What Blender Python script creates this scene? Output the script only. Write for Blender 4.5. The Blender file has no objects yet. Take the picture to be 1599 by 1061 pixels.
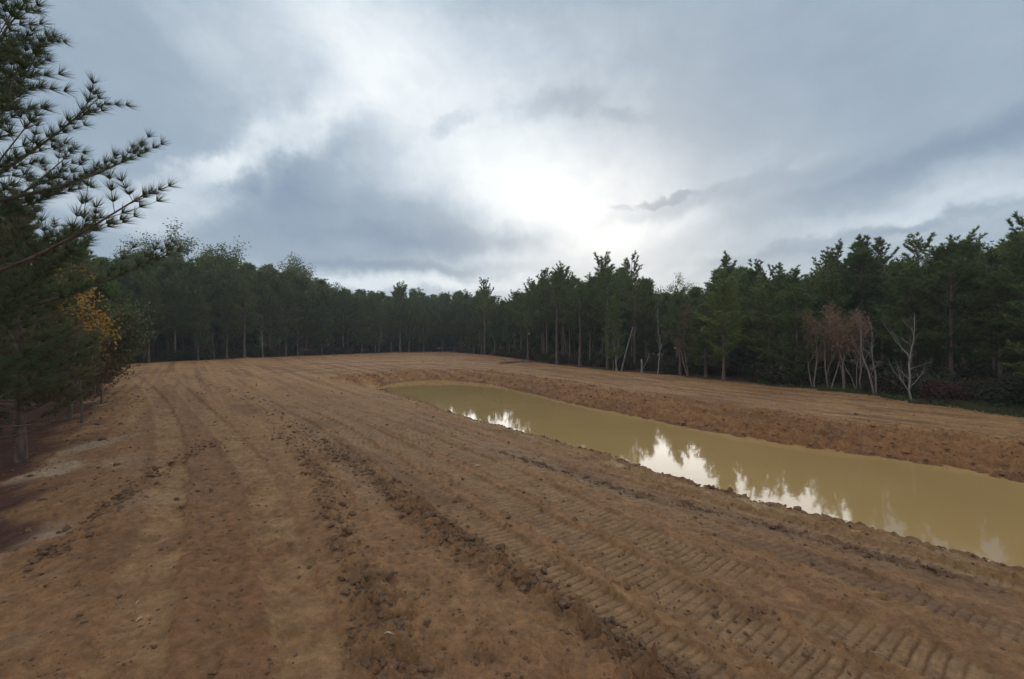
import bpy, math, random
import numpy as np
PI = math.pi
F = 760.0                       # focal length in photo pixels (1599 wide)
CX, HY = 799.5, 530.5
CAMZ = 2.8
WATER_Z = -0.6
SC = bpy.context.scene

# ------------------------------------------------------------------ camera
cam_d = bpy.data.cameras.new('camera'); cam = bpy.data.objects.new('camera', cam_d)
SC.collection.objects.link(cam); SC.camera = cam
cam.location = (0, 0, CAMZ); cam.rotation_euler = (math.radians(90), 0, 0)
cam_d.sensor_width = 36.0; cam_d.lens = 36.0 * F / 1599.0
cam_d.clip_start = 0.05; cam_d.clip_end = 5000

# ------------------------------------------------------------------ exposure
SC.view_settings.view_transform = 'Standard'
SC.view_settings.look = 'None'
SC.view_settings.exposure = 0.32
SC.view_settings.gamma = 1.0
SC.view_settings.use_curve_mapping = False
SC.cycles.max_bounces = 6
SC.cycles.use_denoising = True

# ------------------------------------------------------------------ sun
SUN_EL, SUN_AZ = 17.0, 12.0      # degrees; azimuth clockwise from +Y (the view)
sl = bpy.data.lights.new('sun', 'SUN'); so = bpy.data.objects.new('sun', sl)
SC.collection.objects.link(so)
sl.energy = 0.7; sl.angle = math.radians(44); sl.color = (1.0, 0.95, 0.88)
so.location = (10, 40, 60)
so.rotation_euler = (math.radians(90 - SUN_EL), 0, math.radians(180 - SUN_AZ))

# ------------------------------------------------------------------ world: clouded sky
W = bpy.data.worlds.new('World'); SC.world = W; W.use_nodes = True
nt = W.node_tree; N = nt.nodes; L = nt.links; N.clear()
def nd(t, **kw):
    n = N.new(t)
    for k, v in kw.items(): setattr(n, k, v)
    return n
def put(sock, v):
    if isinstance(v, bpy.types.NodeSocket): L.new(v, sock)
    else: sock.default_value = v
def M(op, a, b=0.0, c=None, clamp=False):
    n = nd('ShaderNodeMath', operation=op); n.use_clamp = clamp
    put(n.inputs[0], a); put(n.inputs[1], b)
    if c is not None: put(n.inputs[2], c)
    return n.outputs[0]
out = nd('ShaderNodeOutputWorld'); bg = nd('ShaderNodeBackground')
L.new(bg.outputs[0], out.inputs[0])
tc = nd('ShaderNodeTexCoord'); sx = nd('ShaderNodeSeparateXYZ'); L.new(tc.outputs['Generated'], sx.inputs[0])
AZ = M('ARCTAN2', sx.outputs[0], sx.outputs[1]); EL = M('ARCSINE', sx.outputs[2])
def noise(vec, scale, detail=6.0, rough=0.55, dist=0.0):
    n = nd('ShaderNodeTexNoise'); n.inputs['Scale'].default_value = scale
    n.inputs['Detail'].default_value = detail; n.inputs['Roughness'].default_value = rough
    n.inputs['Distortion'].default_value = dist; L.new(vec, n.inputs['Vector']); return n
# cloud-layer coordinates: direction projected on a high plane
den = M('ADD', M('MAXIMUM', sx.outputs[2], 0.0), 0.10)
cb = nd('ShaderNodeCombineXYZ'); L.new(M('DIVIDE', sx.outputs[0], den), cb.inputs[0]); L.new(M('DIVIDE', sx.outputs[1], den), cb.inputs[1])
cb.inputs[2].default_value = 3.7
mp = nd('ShaderNodeMapping'); L.new(cb.outputs[0], mp.inputs[0]); mp.inputs['Rotation'].default_value = (0, 0, math.radians(35)); mp.inputs['Scale'].default_value = (1.5, 0.35, 1.0)
streak = noise(mp.outputs[0], 0.75, 7, 0.55, 0.5)
fine = noise(tc.outputs['Generated'], 6.5, 9, 0.60, 0.25)
warp = noise(tc.outputs['Generated'], 3.2, 8, 0.58, 0.15)
sw = nd('ShaderNodeSeparateColor'); L.new(warp.outputs['Color'], sw.inputs[0])
AZw = M('ADD', AZ, M('MULTIPLY', M('SUBTRACT', sw.outputs[0], 0.5), 0.42))
ELw = M('ADD', EL, M('MULTIPLY', M('SUBTRACT', sw.outputs[1], 0.5), 0.24))
warp2 = noise(tc.outputs['Generated'], 11.0, 6, 0.6, 0.1)
sw2 = nd('ShaderNodeSeparateColor'); L.new(warp2.outputs['Color'], sw2.inputs[0])
AZs = M('ADD', AZ, M('MULTIPLY', M('SUBTRACT', sw2.outputs[0], 0.5), 0.21))
ELs = M('ADD', EL, M('MULTIPLY', M('SUBTRACT', sw2.outputs[1], 0.5), 0.075))
def azel(px, py):
    return math.atan((px - CX) / F), math.atan((HY - py) / math.hypot(F, px - CX))
def blob(px, py, rx, ry, amp, tilt=0.0, warpd=True, power=1.0):
    a0, e0 = azel(px, py)
    k = F * (1 + ((px - CX) / F) ** 2) ** 0.85
    ra, re = rx / k, ry / k
    ct, st = math.cos(math.radians(tilt)), math.sin(math.radians(tilt))
    cA, cE = {True: (AZw, ELw), False: (AZ, EL), 's': (AZs, ELs)}[warpd]
    da = M('SUBTRACT', cA, a0); de = M('SUBTRACT', cE, e0)
    u = M('ADD', M('MULTIPLY', da, ct / ra), M('MULTIPLY', de, st / ra))
    v = M('ADD', M('MULTIPLY', da, -st / re), M('MULTIPLY', de, ct / re))
    r2 = M('ADD', M('MULTIPLY', u, u), M('MULTIPLY', v, v))
    if power != 1.0: r2 = M('POWER', r2, power)
    return M('MULTIPLY', M('POWER', math.e, M('MULTIPLY', r2, -1.0)), amp)
BLOBS = [  # px, py, rx, ry, amplitude, tilt, warp, power
    (850, 320, 300, 95, 0.20, -6, True, 1.0),      # glow round the hidden sun
    (855, 325, 150, 55, 0.10, 0, False, 1.0),
    (690, 195, 330, 125, 0.25, -28, True, 1.0),
    (560, 50, 260, 110, 0.22, -20, True, 1.0),
    (800, 90, 150, 70, 0.12, -40, True, 1.0),
    (430, 225, 150, 40, 0.28, 35, 's', 1.3),
    (340, 262, 110, 22, 0.20, 28, 's', 1.2),
    (270, 330, 120, 40, 0.20, 10, 's', 1.3),
    (600, 443, 260, 13, 0.26, 0, 's', 1.5),
    (1150, 350, 420, 26, 0.15, 6, 's', 1.4),
    (1420, 335, 260, 26, 0.20, 8, 's', 1.4),
    (200, 170, 330, 120, -0.13, -10, True, 1.2),
    (440, 270, 110, 55, -0.17, 35, 's', 1.5),
    (600, 350, 230, 46, -0.20, -5, 's', 1.8),
    (720, 378, 180, 20, -0.12, -4, 's', 1.8),
    (620, 416, 150, 9, -0.22, -1, 's', 1.8),
    (520, 385, 200, 30, -0.14, 0, 's', 1.5),
    (1420, 262, 420, 34, -0.24, 12, 's', 1.6),
    (1150, 300, 220, 16, -0.12, 9, 's', 1.6),
    (1250, 120, 420, 110, -0.06, 20, True, 1.2),
    (855, 163, 72, 20, -0.19, 2, 's', 1.6),
    (705, 198, 42, 11, -0.14, 18, 's', 1.6),
    (950, 190, 60, 12, -0.12, -6, 's', 1.4),
    (1040, 312, 52, 7, -0.32, 5, 's', 1.8),
    (1430, 348, 90, 11, -0.24, 6, 's', 1.6),
    (1240, 388, 150, 12, -0.16, 6, 's', 1.6),
]
def mr(v, a, b, c, d):
    n = nd('ShaderNodeMapRange'); n.clamp = True; L.new(v, n.inputs[0])
    for k_, q in enumerate((a, b, c, d)): n.inputs[k_ + 1].default_value = q
    return n.outputs[0]
# brightening added to the unseen sky overhead and behind, lights trees facing the viewer
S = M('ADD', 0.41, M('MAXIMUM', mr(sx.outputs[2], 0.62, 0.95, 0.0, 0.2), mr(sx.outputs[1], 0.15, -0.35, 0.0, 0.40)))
for b in BLOBS: S = M('ADD', S, blob(*b))
S = M('ADD', S, M('MULTIPLY', M('SUBTRACT', streak.outputs[0], 0.5), 0.40))
hc = nd('ShaderNodeCombineXYZ'); L.new(M('ADD', M('MULTIPLY', AZw, 2.0), M('MULTIPLY', ELw, 1.2)), hc.inputs[0]); L.new(M('MULTIPLY', ELw, 13.0), hc.inputs[1]); hc.inputs[2].default_value = 1.3
lay = noise(hc.outputs[0], 1.0, 6, 0.6, 0.3)
S = M('ADD', S, M('MULTIPLY', M('SUBTRACT', lay.outputs[0], 0.5), 0.22))
S = M('ADD', S, M('MULTIPLY', M('SUBTRACT', fine.outputs[0], 0.5), 0.26))
cr = nd('ShaderNodeValToRGB'); L.new(S, cr.inputs[0])
els = cr.color_ramp.elements
els[0].position = 0.0; els[0].color = (0.165, 0.230, 0.325, 1)
els[1].position = 1.0; els[1].color = (0.88, 0.89, 0.88, 1)
for p, c in ((0.22, (0.225, 0.295, 0.385)), (0.42, (0.300, 0.372, 0.448)), (0.62, (0.47, 0.54, 0.61)), (0.82, (0.71, 0.76, 0.79))):
    e = els.new(p); e.color = (*c, 1)
sky = nd('ShaderNodeTexSky', sky_type='NISHITA'); sky.sun_disc = False
sky.sun_elevation = math.radians(SUN_EL); sky.sun_rotation = math.radians(SUN_AZ)
sky.air_density = 1.0; sky.dust_density = 2.0
mx = nd('ShaderNodeMix', data_type='RGBA'); mx.inputs[0].default_value = 0.96
sc_ = nd('ShaderNodeMix', data_type='RGBA', blend_type='MULTIPLY'); sc_.inputs[0].default_value = 1.0
L.new(cr.outputs[0], sc_.inputs[6]); sc_.inputs[7].default_value = (10, 10, 10, 1)
L.new(sky.outputs[0], mx.inputs[6]); L.new(sc_.outputs[2], mx.inputs[7])
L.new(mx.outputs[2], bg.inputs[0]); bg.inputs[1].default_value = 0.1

# ------------------------------------------------------------------ helpers
rng = np.random.default_rng(7)
def link(o): SC.collection.objects.link(o); return o
def tag(o, label=None, cat=None, group=None, kind=None):
    if label: o['label'] = label
    if cat: o['category'] = cat
    if group: o['group'] = group
    if kind: o['kind'] = kind
    return o
def empty(name, loc, rz=0.0, sc=1.0):
    o = bpy.data.objects.new(name, None); o.empty_display_size = 0.3
    o.location = loc; o.rotation_euler = (0, 0, rz); o.scale = (sc, sc, sc)
    return link(o)
def mesh_np(name, verts, tris, smooth=False, quads=None):
    me = bpy.data.meshes.new(name)
    verts = np.ascontiguousarray(verts, dtype=np.float32)
    nt_ = 0 if tris is None else len(tris); nq = 0 if quads is None else len(quads)
    me.vertices.add(len(verts)); me.vertices.foreach_set('co', verts.ravel())
    idx = []; st = []; tot = []
    if nt_: idx.append(np.asarray(tris, dtype=np.int32).ravel()); st.append(np.arange(nt_) * 3); tot.append(np.full(nt_, 3))
    if nq:
        idx.append(np.asarray(quads, dtype=np.int32).ravel()); st.append(nt_ * 3 + np.arange(nq) * 4); tot.append(np.full(nq, 4))
    idx = np.concatenate(idx)
    me.loops.add(len(idx)); me.loops.foreach_set('vertex_index', idx)
    me.polygons.add(nt_ + nq)
    me.polygons.foreach_set('loop_start', np.concatenate(st).astype(np.int32))
    me.polygons.foreach_set('loop_total', np.concatenate(tot).astype(np.int32))
    me.polygons.foreach_set('use_smooth', np.full(nt_ + nq, smooth))
    me.update(calc_edges=True)
    return me
def mobj(name, me, mat, parent=None):
    o = bpy.data.objects.new(name, me); link(o)
    if mat and not me.materials: me.materials.append(mat)
    if parent: o.parent = parent
    return o
def nrm(v): return v / (np.linalg.norm(v, axis=-1, keepdims=True) + 1e-9)

class Geo:
    """collects tubes and blades into one triangle mesh"""
    def __init__(s): s.v = []; s.t = []; s.n = 0
    def add(s, v, t): s.v.append(np.asarray(v, float)); s.t.append(np.asarray(t, int) + s.n); s.n += len(v)
    def tube(s, pts, rad, sides=5):
        pts = np.asarray(pts, float); k = len(pts); rad = np.asarray(rad, float)
        d = nrm(np.gradient(pts, axis=0)); ref = np.array([0.31, 0.17, 0.93]) if abs(d[0, 2]) < 0.8 else np.array([0.95, 0.2, 0.1])
        a = nrm(np.cross(d, ref)); b = np.cross(d, a)
        ang = np.arange(sides) * 2 * PI / sides
        v = pts[:, None] + rad[:, None, None] * (np.cos(ang)[None, :, None] * a[:, None] + np.sin(ang)[None, :, None] * b[:, None])
        v = v.reshape(-1, 3); t = []
        for i in range(k - 1):
            for j in range(sides):
                p, q = i * sides + j, i * sides + (j + 1) % sides
                t += [(p, q, q + sides), (p, q + sides, p + sides)]
        t += [((k - 1) * sides, (k - 1) * sides + j, (k - 1) * sides + j + 1) for j in range(1, sides - 1)]
        s.add(v, t)
    def mesh(s, name, smooth=False): return mesh_np(name, np.concatenate(s.v), np.concatenate(s.t), smooth)
    def arrays(s): return np.concatenate(s.v), np.concatenate(s.t)

# ------------------------------------------------------------------ 2-D noise
_perm = np.random.default_rng(3).integers(0, 1 << 30, 4096)
def _h(i, j, s): return _perm[(_perm[(i + s * 131) & 4095] + j) & 4095] & 4095
_ga = np.random.default_rng(5).random(4096) * 2 * PI; _gx, _gy = np.cos(_ga), np.sin(_ga)
def pn(x, y, s=0):
    xi = np.floor(x).astype(np.int64); yi = np.floor(y).astype(np.int64); fx = x - xi; fy = y - yi
    u = fx * fx * fx * (fx * (fx * 6 - 15) + 10); v = fy * fy * fy * (fy * (fy * 6 - 15) + 10)
    def g(i, j, dx, dy):
        h = _h(i, j, s); return _gx[h] * dx + _gy[h] * dy
    a = g(xi, yi, fx, fy); b = g(xi + 1, yi, fx - 1, fy); c = g(xi, yi + 1, fx, fy - 1); d = g(xi + 1, yi + 1, fx - 1, fy - 1)
    return (a + u * (b - a) + v * (c - a + u * (a - b - c + d))) * 1.5
def fbm(x, y, s=0, o=4, g=0.5):
    r = 0; a = 1.0; t = 0
    for i in range(o): r = r + a * pn(x * 2 ** i, y * 2 ** i, s + i * 7); t += a; a *= g
    return r / t
def S_(x, a, b):
    t = np.clip((x - a) / (b - a), 0, 1); return t * t * (3 - 2 * t)
def cr_spline(P, n=6):
    P = np.asarray(P, float); Q = np.vstack([2 * P[0] - P[1], P, 2 * P[-1] - P[-2]]); o = []
    for i in range(1, len(Q) - 2):
        for t in np.arange(n) / n:
            o.append(0.5 * ((2 * Q[i]) + (-Q[i - 1] + Q[i + 1]) * t + (2 * Q[i - 1] - 5 * Q[i] + 4 * Q[i + 1] - Q[i + 2]) * t * t + (-Q[i - 1] + 3 * Q[i] - 3 * Q[i + 1] + Q[i + 2]) * t ** 3))
    o.append(Q[-2]); return np.array(o)
def polydist(X, Y, P):
    """signed lateral distance (positive = left of travel) and arc length"""
    best = np.full(X.shape, 1e18); sd = np.zeros(X.shape); al = np.zeros(X.shape); acc = 0.0
    for i in range(len(P) - 1):
        ax, ay = P[i]; dx, dy = P[i + 1] - P[i]; ln = math.hypot(dx, dy) + 1e-9
        t = np.clip(((X - ax) * dx + (Y - ay) * dy) / ln ** 2, 0, 1)
        ex = X - ax - t * dx; ey = Y - ay - t * dy; d = ex * ex + ey * ey
        m = d < best; best = np.where(m, d, best)
        cs = dx * (Y - ay) - dy * (X - ax)
        sd = np.where(m, np.sign(cs) * np.sqrt(d), sd); al = np.where(m, acc + t * ln, al); acc += ln
    return sd, al
def inside(X, Y, P):
    r = np.zeros(X.shape, bool); n = len(P); j = n - 1
    for i in range(n):
        xi, yi = P[i]; xj, yj = P[j]
        if yi != yj: r ^= ((yi > Y) != (yj > Y)) & (X < (xj - xi) * (Y - yi) / (yj - yi) + xi)
        j = i
    return r
def flat(px, py, z):
    d = F * (CAMZ - z) / (py - HY); return ((px - CX) / F * d, d)

# ------------------------------------------------------------------ layout of the place
NEAR_SHORE = [(588,606),(610,614),(650,624),(690,640),(740,655),(790,668),(850,684),(900,697),(950,712),(1000,730),(1060,748),(1130,768),(1200,785),(1260,802),(1330,818),(1400,838),(1470,857),(1540,876),(1599,892)]
FAR_SHORE = [(1599,752),(1500,733),(1400,717),(1300,704),(1200,690),(1100,672),(1050,663),(1000,652),(950,642),(900,632),(860,622),(820,612),(780,603),(740,597),(700,594),(660,594),(625,597),(600,602)]
near_w = [flat(x, y, WATER_Z) for x, y in NEAR_SHORE] + [(11.2, 3.0), (15.5, -3.0)]
far_w = [(36.0, -3.0), (22.0, 6.0)] + [flat(x, y, WATER_Z) for x, y in FAR_SHORE]
POND = np.array(near_w + far_w)
near_line = np.array(near_w); far_line = np.array(far_w)
EDGE_PX = [(0, 860, -.2), (40, 745, -.2), (110, 662, -.2), (150, 612, -.2), (168, 582, -.1)]
edge_l = [(-1.5, -8.0), (-4.6, -1.0), (-6.2, 3.5)] + [flat(x, y, z) for x, y, z in EDGE_PX]
TREELINE_PX = [(200,569,.15),(300,563,.2),(400,559,.2),(500,555,.2),(620,550.5,.2),(700,549.5,.2),(760,556,.1),(860,568,0),(960,578,-.1),(1060,586,-.2),(1150,597,-.3),(1230,604,-.3),(1330,613,-.3),(1430,628,-.3),(1520,639,-.3),(1599,649,-.3)]
tree_l = [flat(x, y, z) for x, y, z in TREELINE_PX]
BOUND = np.array(edge_l + tree_l + [(30, 14), (42, 4), (48, -12)])         # left of travel = woods
BPOLY = np.vstack([BOUND, [[48, -60], [-1.5, -60]]])
EDGE = np.array(edge_l)

def smooth_z(X, Y):
    z = 0.2 * S_(Y, 30, 70) - 0.32 * S_(X + 0.25 * (Y - 20), 4, 20) * (1 - S_(Y, 55, 80))
    # gentle crown toward the camera's right, dam shoulder toward the left
    sd, al = polydist(X, Y, EDGE)
    z = z - 0.85 * S_(sd, -2.4, 4.5) * (1 - S_(Y, 34, 52)) - 0.02 * np.clip(sd, 0, 60) * (1 - S_(Y, 34, 52))
    # pond basin
    sn, _ = polydist(X, Y, near_line); sf, _ = polydist(X, Y, far_line)
    dn, df = np.abs(sn), np.abs(sf); ins = inside(X, Y, POND)
    d = np.minimum(dn, df); bw = np.where(dn < df, 4.2, 3.6)
    t = np.clip(d / bw, 0, 1); prof = np.where(dn < df, 0.45 * t + 0.55 * S_(t, 0, 1), t * (1.7 - 0.7 * t))
    zb = WATER_Z + (z - WATER_Z) * prof
    zi = WATER_Z - np.minimum(0.7, 0.02 + 0.25 * d)
    return np.where(ins, zi, np.where(t < 1, zb, z))
def zat(x, y): return float(smooth_z(np.array([float(x)]), np.array([float(y)]))[0])
def gpx(px, py):
    """point of the smooth ground seen at a photo pixel"""
    z = 0.0
    for _ in range(25):
        p = flat(px, py, z); z = 0.5 * z + 0.5 * zat(*p)
    return p
def gline(pts, n=6): return cr_spline([gpx(x, y) for x, y in pts], n)

# ------------------------------------------------------------------ terrain sheet
def ring_radii():
    r = [0.6]
    while r[-1] < 12: r.append(r[-1] + max(0.015, 0.0038 * r[-1]))
    while r[-1] < 130: r.append(r[-1] * 1.0046)
    while r[-1] < 3500: r.append(r[-1] * 1.12)
    return np.array(r)
RR = ring_radii()
fr = np.radians(np.linspace(-57, 57, 1250)); bk = np.radians(np.linspace(57, 303, 122))[1:-1]
AN = np.concatenate([fr, bk]); nA, nR = len(AN), len(RR)
R2, A2 = np.meshgrid(RR, AN, indexing='ij')
GX = (R2 * np.sin(A2)); GY = (R2 * np.cos(A2))
X = np.append(GX.ravel(), 0.0); Y = np.append(GY.ravel(), 0.0)
Rr = np.hypot(X, Y); near_f = 1 - S_(Rr, 14, 34)
Z = smooth_z(X, Y)
sn, sa = polydist(X, Y, near_line); sf, fa = polydist(X, Y, far_line)
ins = inside(X, Y, POND); dn = np.abs(sn); df = np.abs(sf); dpond = np.where(ins, -1, 1) * np.minimum(dn, df)
sb, _ = polydist(X, Y, BOUND); woods_d = np.where(inside(X, Y, BPOLY), -np.abs(sb), np.abs(sb)) + 0.3 * (1 - S_(Y, 32, 50)) * (X < 0)
se, ea = polydist(X, Y, EDGE)
wn = fbm(X * 0.5, Y * 0.5, 40, 4) * 1.6
woods = S_(woods_d + wn, -0.5, 0.7)
dirt = 1 - woods

def field(name_line, width):  # soft band mask
    d, a = polydist(X, Y, name_line); return d, a
TR = {}
# dozer tracks (photo pixels on the ground), width m
DOZ = [  # line, half-width, ripple strength
    ([(1130,1075),(1000,985),(880,905),(760,828),(650,752),(580,702),(500,655),(400,610)], 0.29, 1.0),
    ([(1340,1075),(1180,990),(1020,905),(880,830),(750,760),(640,705),(540,657),(420,607)], 0.30, .9),
    ([(1520,1060),(1340,985),(1150,900),(980,826),(830,757),(700,700),(570,650),(440,605)], 0.33, 1.0),
    ([(1760,1050),(1500,960),(1280,882),(1080,810),(900,742),(760,694),(640,652),(500,605)], 0.34, .9),
    ([(1900,1010),(1600,925),(1350,853),(1130,792),(960,748),(820,706),(700,664),(560,610)], 0.28, .6),
    ([(590,780),(520,700),(450,650),(360,605),(280,582)], 0.3, .7),
]
LEFTT = [  # older smooth tracks to the left
    ([(185,1100),(205,1010),(235,900),(258,800),(268,720),(262,660),(243,620),(215,592),(185,577)], 0.30),
    ([(500,1100),(470,960),(440,850),(415,770),(385,715),(345,670),(308,632),(282,606),(262,590)], 0.30),
]
WIND = [  # rows of pushed clods
    ([(1090,1090),(960,1000),(860,935),(780,885),(700,835),(620,775),(560,728),(500,690),(430,640),(360,608),(300,588)], 0.26, 1.0),
    ([(640,1100),(600,985),(560,890),(530,820),(508,770),(480,715),(440,672),(400,640),(340,606),(300,590)], 0.24, 0.75),
    ([(1500,905),(1300,852),(1150,812),(1020,778),(900,742),(780,705)], 0.22, 0.35),
    ([(60,880),(110,840),(180,790),(250,735),(330,690)], 0.2, 0.35),
]
hz = np.zeros(X.shape); shade = np.zeros(X.shape); ripc = np.zeros(X.shape); dozm = np.zeros(X.shape)
rough = np.zeros(X.shape)
for k, (pts, hw, ra) in enumerate(DOZ):
    d, a = polydist(X, Y, gline(pts)); d = d + 0.05 * fbm(a * 0.8, d * 0, 60 + k, 3)
    m = (1 - S_(np.abs(d), hw * 0.86, hw * 1.08)) * near_f
    m = m * S_(fbm(X * 0.45, Y * 0.45, 90 + k, 3), -0.5, -0.2)
    ph = a / 0.12 + 0.25 * d / hw + 0.22 * pn(a * 0.9, d * 2, 12 + k); saw = ph - np.floor(ph)
    prof = 1 - np.exp(-((saw - 0.5) / 0.12) ** 2) - 0.3 * saw
    amp = 0.023 * ra * (0.25 + 1.0 * S_(fbm(X * 0.9, Y * 0.9, 17 + k, 4), -0.45, 0.4))
    hz += m * (amp * prof - 0.028)
    berm = np.exp(-((np.abs(d) - hw * 1.12) / 0.045) ** 2) * near_f
    hz += berm * 0.030 * (0.35 + 1.3 * fbm(X * 3, Y * 3, 33 + k, 4)); dozm = np.maximum(dozm, m)
    ripc += m * (prof - 0.5)
    rough += 0.25 * berm
leftm = np.zeros(X.shape)
for k, (pts, hw) in enumerate(LEFTT):
    d, a = polydist(X, Y, gline(pts)); d = d + 0.10 * fbm(a * 0.9, d * 0, 70 + k, 4) + 0.07 * fbm(X * 5, Y * 5, 78 + k, 3)
    fl = 1 - S_(Rr, 45, 60)
    m = (1 - S_(np.abs(d), hw * 0.8, hw * 1.15)) * fl
    leftm = np.maximum(leftm, m); hz -= 0.045 * m
    hz += 0.030 * (0.4 + 1.5 * fbm(X * 2.2, Y * 2.2, 75 + k, 4)) * np.exp(-((np.abs(d) - hw * 1.2) / 0.08) ** 2) * fl
    ph = a / 0.22 + 0.4 * pn(a * 2, d * 3, 80 + k); saw = ph - np.floor(ph)
    hz += m * 0.024 * saw * S_(fbm(X * 0.9, Y * 0.9, 55 + k, 3), -0.1, 0.4)
wind = np.zeros(X.shape)
for k, (pts, hw, st) in enumerate(WIND):
    d, a = polydist(X, Y, gline(pts)); d = d + 0.14 * fbm(a * 0.7, d * 0.3, 100 + k, 3)
    wv = S_(fbm(a * 0.35, d * 0, 110 + k, 2), -0.6, 0.3)
    m = np.exp(-(d / (hw * 0.9)) ** 2) * st * wv
    m = m * (1 - S_(Rr, 9 if k < 2 else 14, 19 if k < 2 else 40) * .85); wind = np.maximum(wind, m)
rough += wind
# general roughness patches on the dam, shore and far bank
patch = S_(fbm(X * 0.55, Y * 0.55, 150, 4), 0.08, 0.5)
rough += 0.35 * patch * (1 - dozm) * dirt
nearbank = np.exp(-((dpond - 0.7) / 0.8) ** 2) * (dn < df) * (dpond > 0)
farbank = (1 - S_(dpond, 2.8, 4.4)) * (df <= dn) * (dpond > -0.2)
rough += 0.5 * nearbank + 0.95 * farbank
rough += 0.10 * dirt
rough *= 1 - 0.75 * dozm
edgeband = np.exp(-((se + 0.4) / 1.3) ** 2) * (1 - S_(Rr, 30, 45))
rough += 0.5 * edgeband * S_(fbm(X * 0.9, Y * 0.9, 170, 3), -0.1, 0.3)
rough = np.clip(rough, 0, 1.2)
# along-travel streaks: noise stretched along the dozing direction
ux, uy = -0.56, 0.83
U = X * ux + Y * uy; V = -X * uy + Y * ux
st1 = fbm(V * 3.2, U * 0.16, 200, 4); st2 = fbm(V * 0.9, U * 0.06, 210, 3)
cell = fbm(X * 3.2, Y * 3.2, 220, 4, 0.52); cell2 = fbm(X * 9, Y * 9, 230, 2, 0.5)
ridg = 1 - np.abs(fbm(X * 2.6, Y * 2.6, 240, 4, 0.55)) * 2.4
finef = 1 - S_(Rr, 20, 60)
hz += dirt * (0.045 * fbm(X * 0.35, Y * 0.35, 250, 3) + 0.018 * st1 * near_f + 0.045 * st2)
hz += dirt * rough * (0.150 * np.clip(cell + 0.05, -0.25, 1) + 0.055 * cell2 * finef + 0.035 * ridg)
cell3 = fbm(X * 17, Y * 17, 235, 2, 0.5); pock = np.clip(fbm(X * 5.5, Y * 5.5, 236, 4, 0.6) - 0.24, 0, 1)
hz += dirt * finef * (0.16 * pock * (0.5 + 1.5 * rough) * (1 - 0.8 * dozm) + 0.007 * cell3 * (1 - S_(Rr, 6, 12)))
hz += dirt * finef * (0.013 * cell2 + 0.020 * cell) * (1 - 0.7 * dozm)
hz += 0.03 * wind
# far bank: slumps and horizontal gouges
fb2 = fbm(fa * 0.32, df * 2.3, 300, 5, 0.62)
hz += farbank * dirt * (0.20 * fb2 + 0.10 * fbm(fa * 1.7, df * 3.2, 310, 3))
hz += (1 - S_(np.abs(dpond), 0.0, 0.9)) * 0.08 * fbm(X * 1.3, Y * 1.3, 320, 4, 0.6)
ledge = np.exp(-((dpond - 0.14) / 0.10) ** 2) * (dn < df); hz += 0.035 * ledge * (0.6 + fbm(X * 2.2, Y * 2.2, 330, 3))
# the field beyond the pond: broad blade streaks
hz += dirt * S_(Rr, 14, 25) * 0.09 * fbm(fa * 0.10, df * 0.9, 340, 3) * (df < dn) * (dpond > 2)
# forest floor
hz += woods * (0.10 * fbm(X * 0.4, Y * 0.4, 350, 4) + 0.04 * cell)
fade = 1 - S_(Rr, 110, 160)
Z = Z + hz * fade

# soil albedo
def C(r, g, b): return np.array([r, g, b])
def mixc(a, b, t): return a + (b - a) * t[:, None]
tan = C(.300, .176, .090); brown = C(.200, .106, .056); damp = C(.105, .056, .032); red = C(.175, .082, .044)
orange = C(.275, .134, .056); grey = C(.165, .130, .100); pale = C(.400, .300, .200); litter = C(.060, .024, .016); grassc = C(.052, .060, .024)
col = np.tile(brown, (len(X), 1))
big = fbm(X * 0.22, Y * 0.22, 400, 4); mid = fbm(X * 1.1, Y * 1.1, 410, 5, 0.6)
col = mixc(col, tan, np.clip(0.38 + 0.55 * big + 0.5 * st1 + 0.35 * mid, 0, 1) * 0.75)
col = mixc(col, red * 1.0, np.clip(-big * 1.1 + 0.4 * mid - 0.1, 0, 1) * 0.5)
farf = S_(Rr, 12, 40)
col = mixc(col, tan * 1.12 + C(.01, -.004, -.008), farf * np.clip(0.55 + 0.5 * st1 + 0.3 * big, 0, 1) * 0.8)
col = mixc(col, orange * .92, farf * S_(Y, 30, 60) * np.clip(0.45 + st2 + 0.5 * mid, 0, 1) * 0.65)
lband, _q = polydist(X, Y, gline([(350,1100),(330,900),(330,760),(300,680),(270,620),(235,585)]))
col = mixc(col, brown * .82 + C(.01, -.002, -.002), (1 - S_(np.abs(lband), .5, 1.5)) * (1 - S_(Rr, 30, 45)) * np.clip(.7 + mid, 0, 1) * .75)
col = mixc(col, C(.310, .195, .105), leftm * np.clip(0.55 + 1.6 * mid, 0, 1) * 0.72)
col = mixc(col, C(.225, .132, .070), dozm * 0.45)
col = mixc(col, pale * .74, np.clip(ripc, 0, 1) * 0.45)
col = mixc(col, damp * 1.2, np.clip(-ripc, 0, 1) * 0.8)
greyline, _g = polydist(X, Y, gline(WIND[2][0])); gm = np.exp(-(greyline / 0.45) ** 2)
col = mixc(col, grey, gm * np.clip(0.55 + mid, 0, 1) * 0.7)
col = mixc(col, damp, np.clip(wind * (0.75 + 0.5 * mid) , 0, 1) * 0.5)
col = mixc(col, damp * 1.15, np.clip(rough - 0.3, 0, 1) * np.clip(0.2 - 0.9 * cell, 0, 1) * (1 - farbank))
col = mixc(col, orange * .86, farbank * np.clip(0.85 + 0.3 * fb2, 0, 1))
col = mixc(col, red * .62, farbank * S_(fb2 + 0.5 * mid, 0.05, 0.4) * 0.6)
col = mixc(col, C(.30, .19, .085), nearbank * np.clip(0.5 + mid, 0, 1) * 0.6)
shoreline = np.exp(-((dpond - 0.55) / 0.16) ** 2) * (dn < df) * (1 - S_(Rr, 60, 80))
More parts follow.
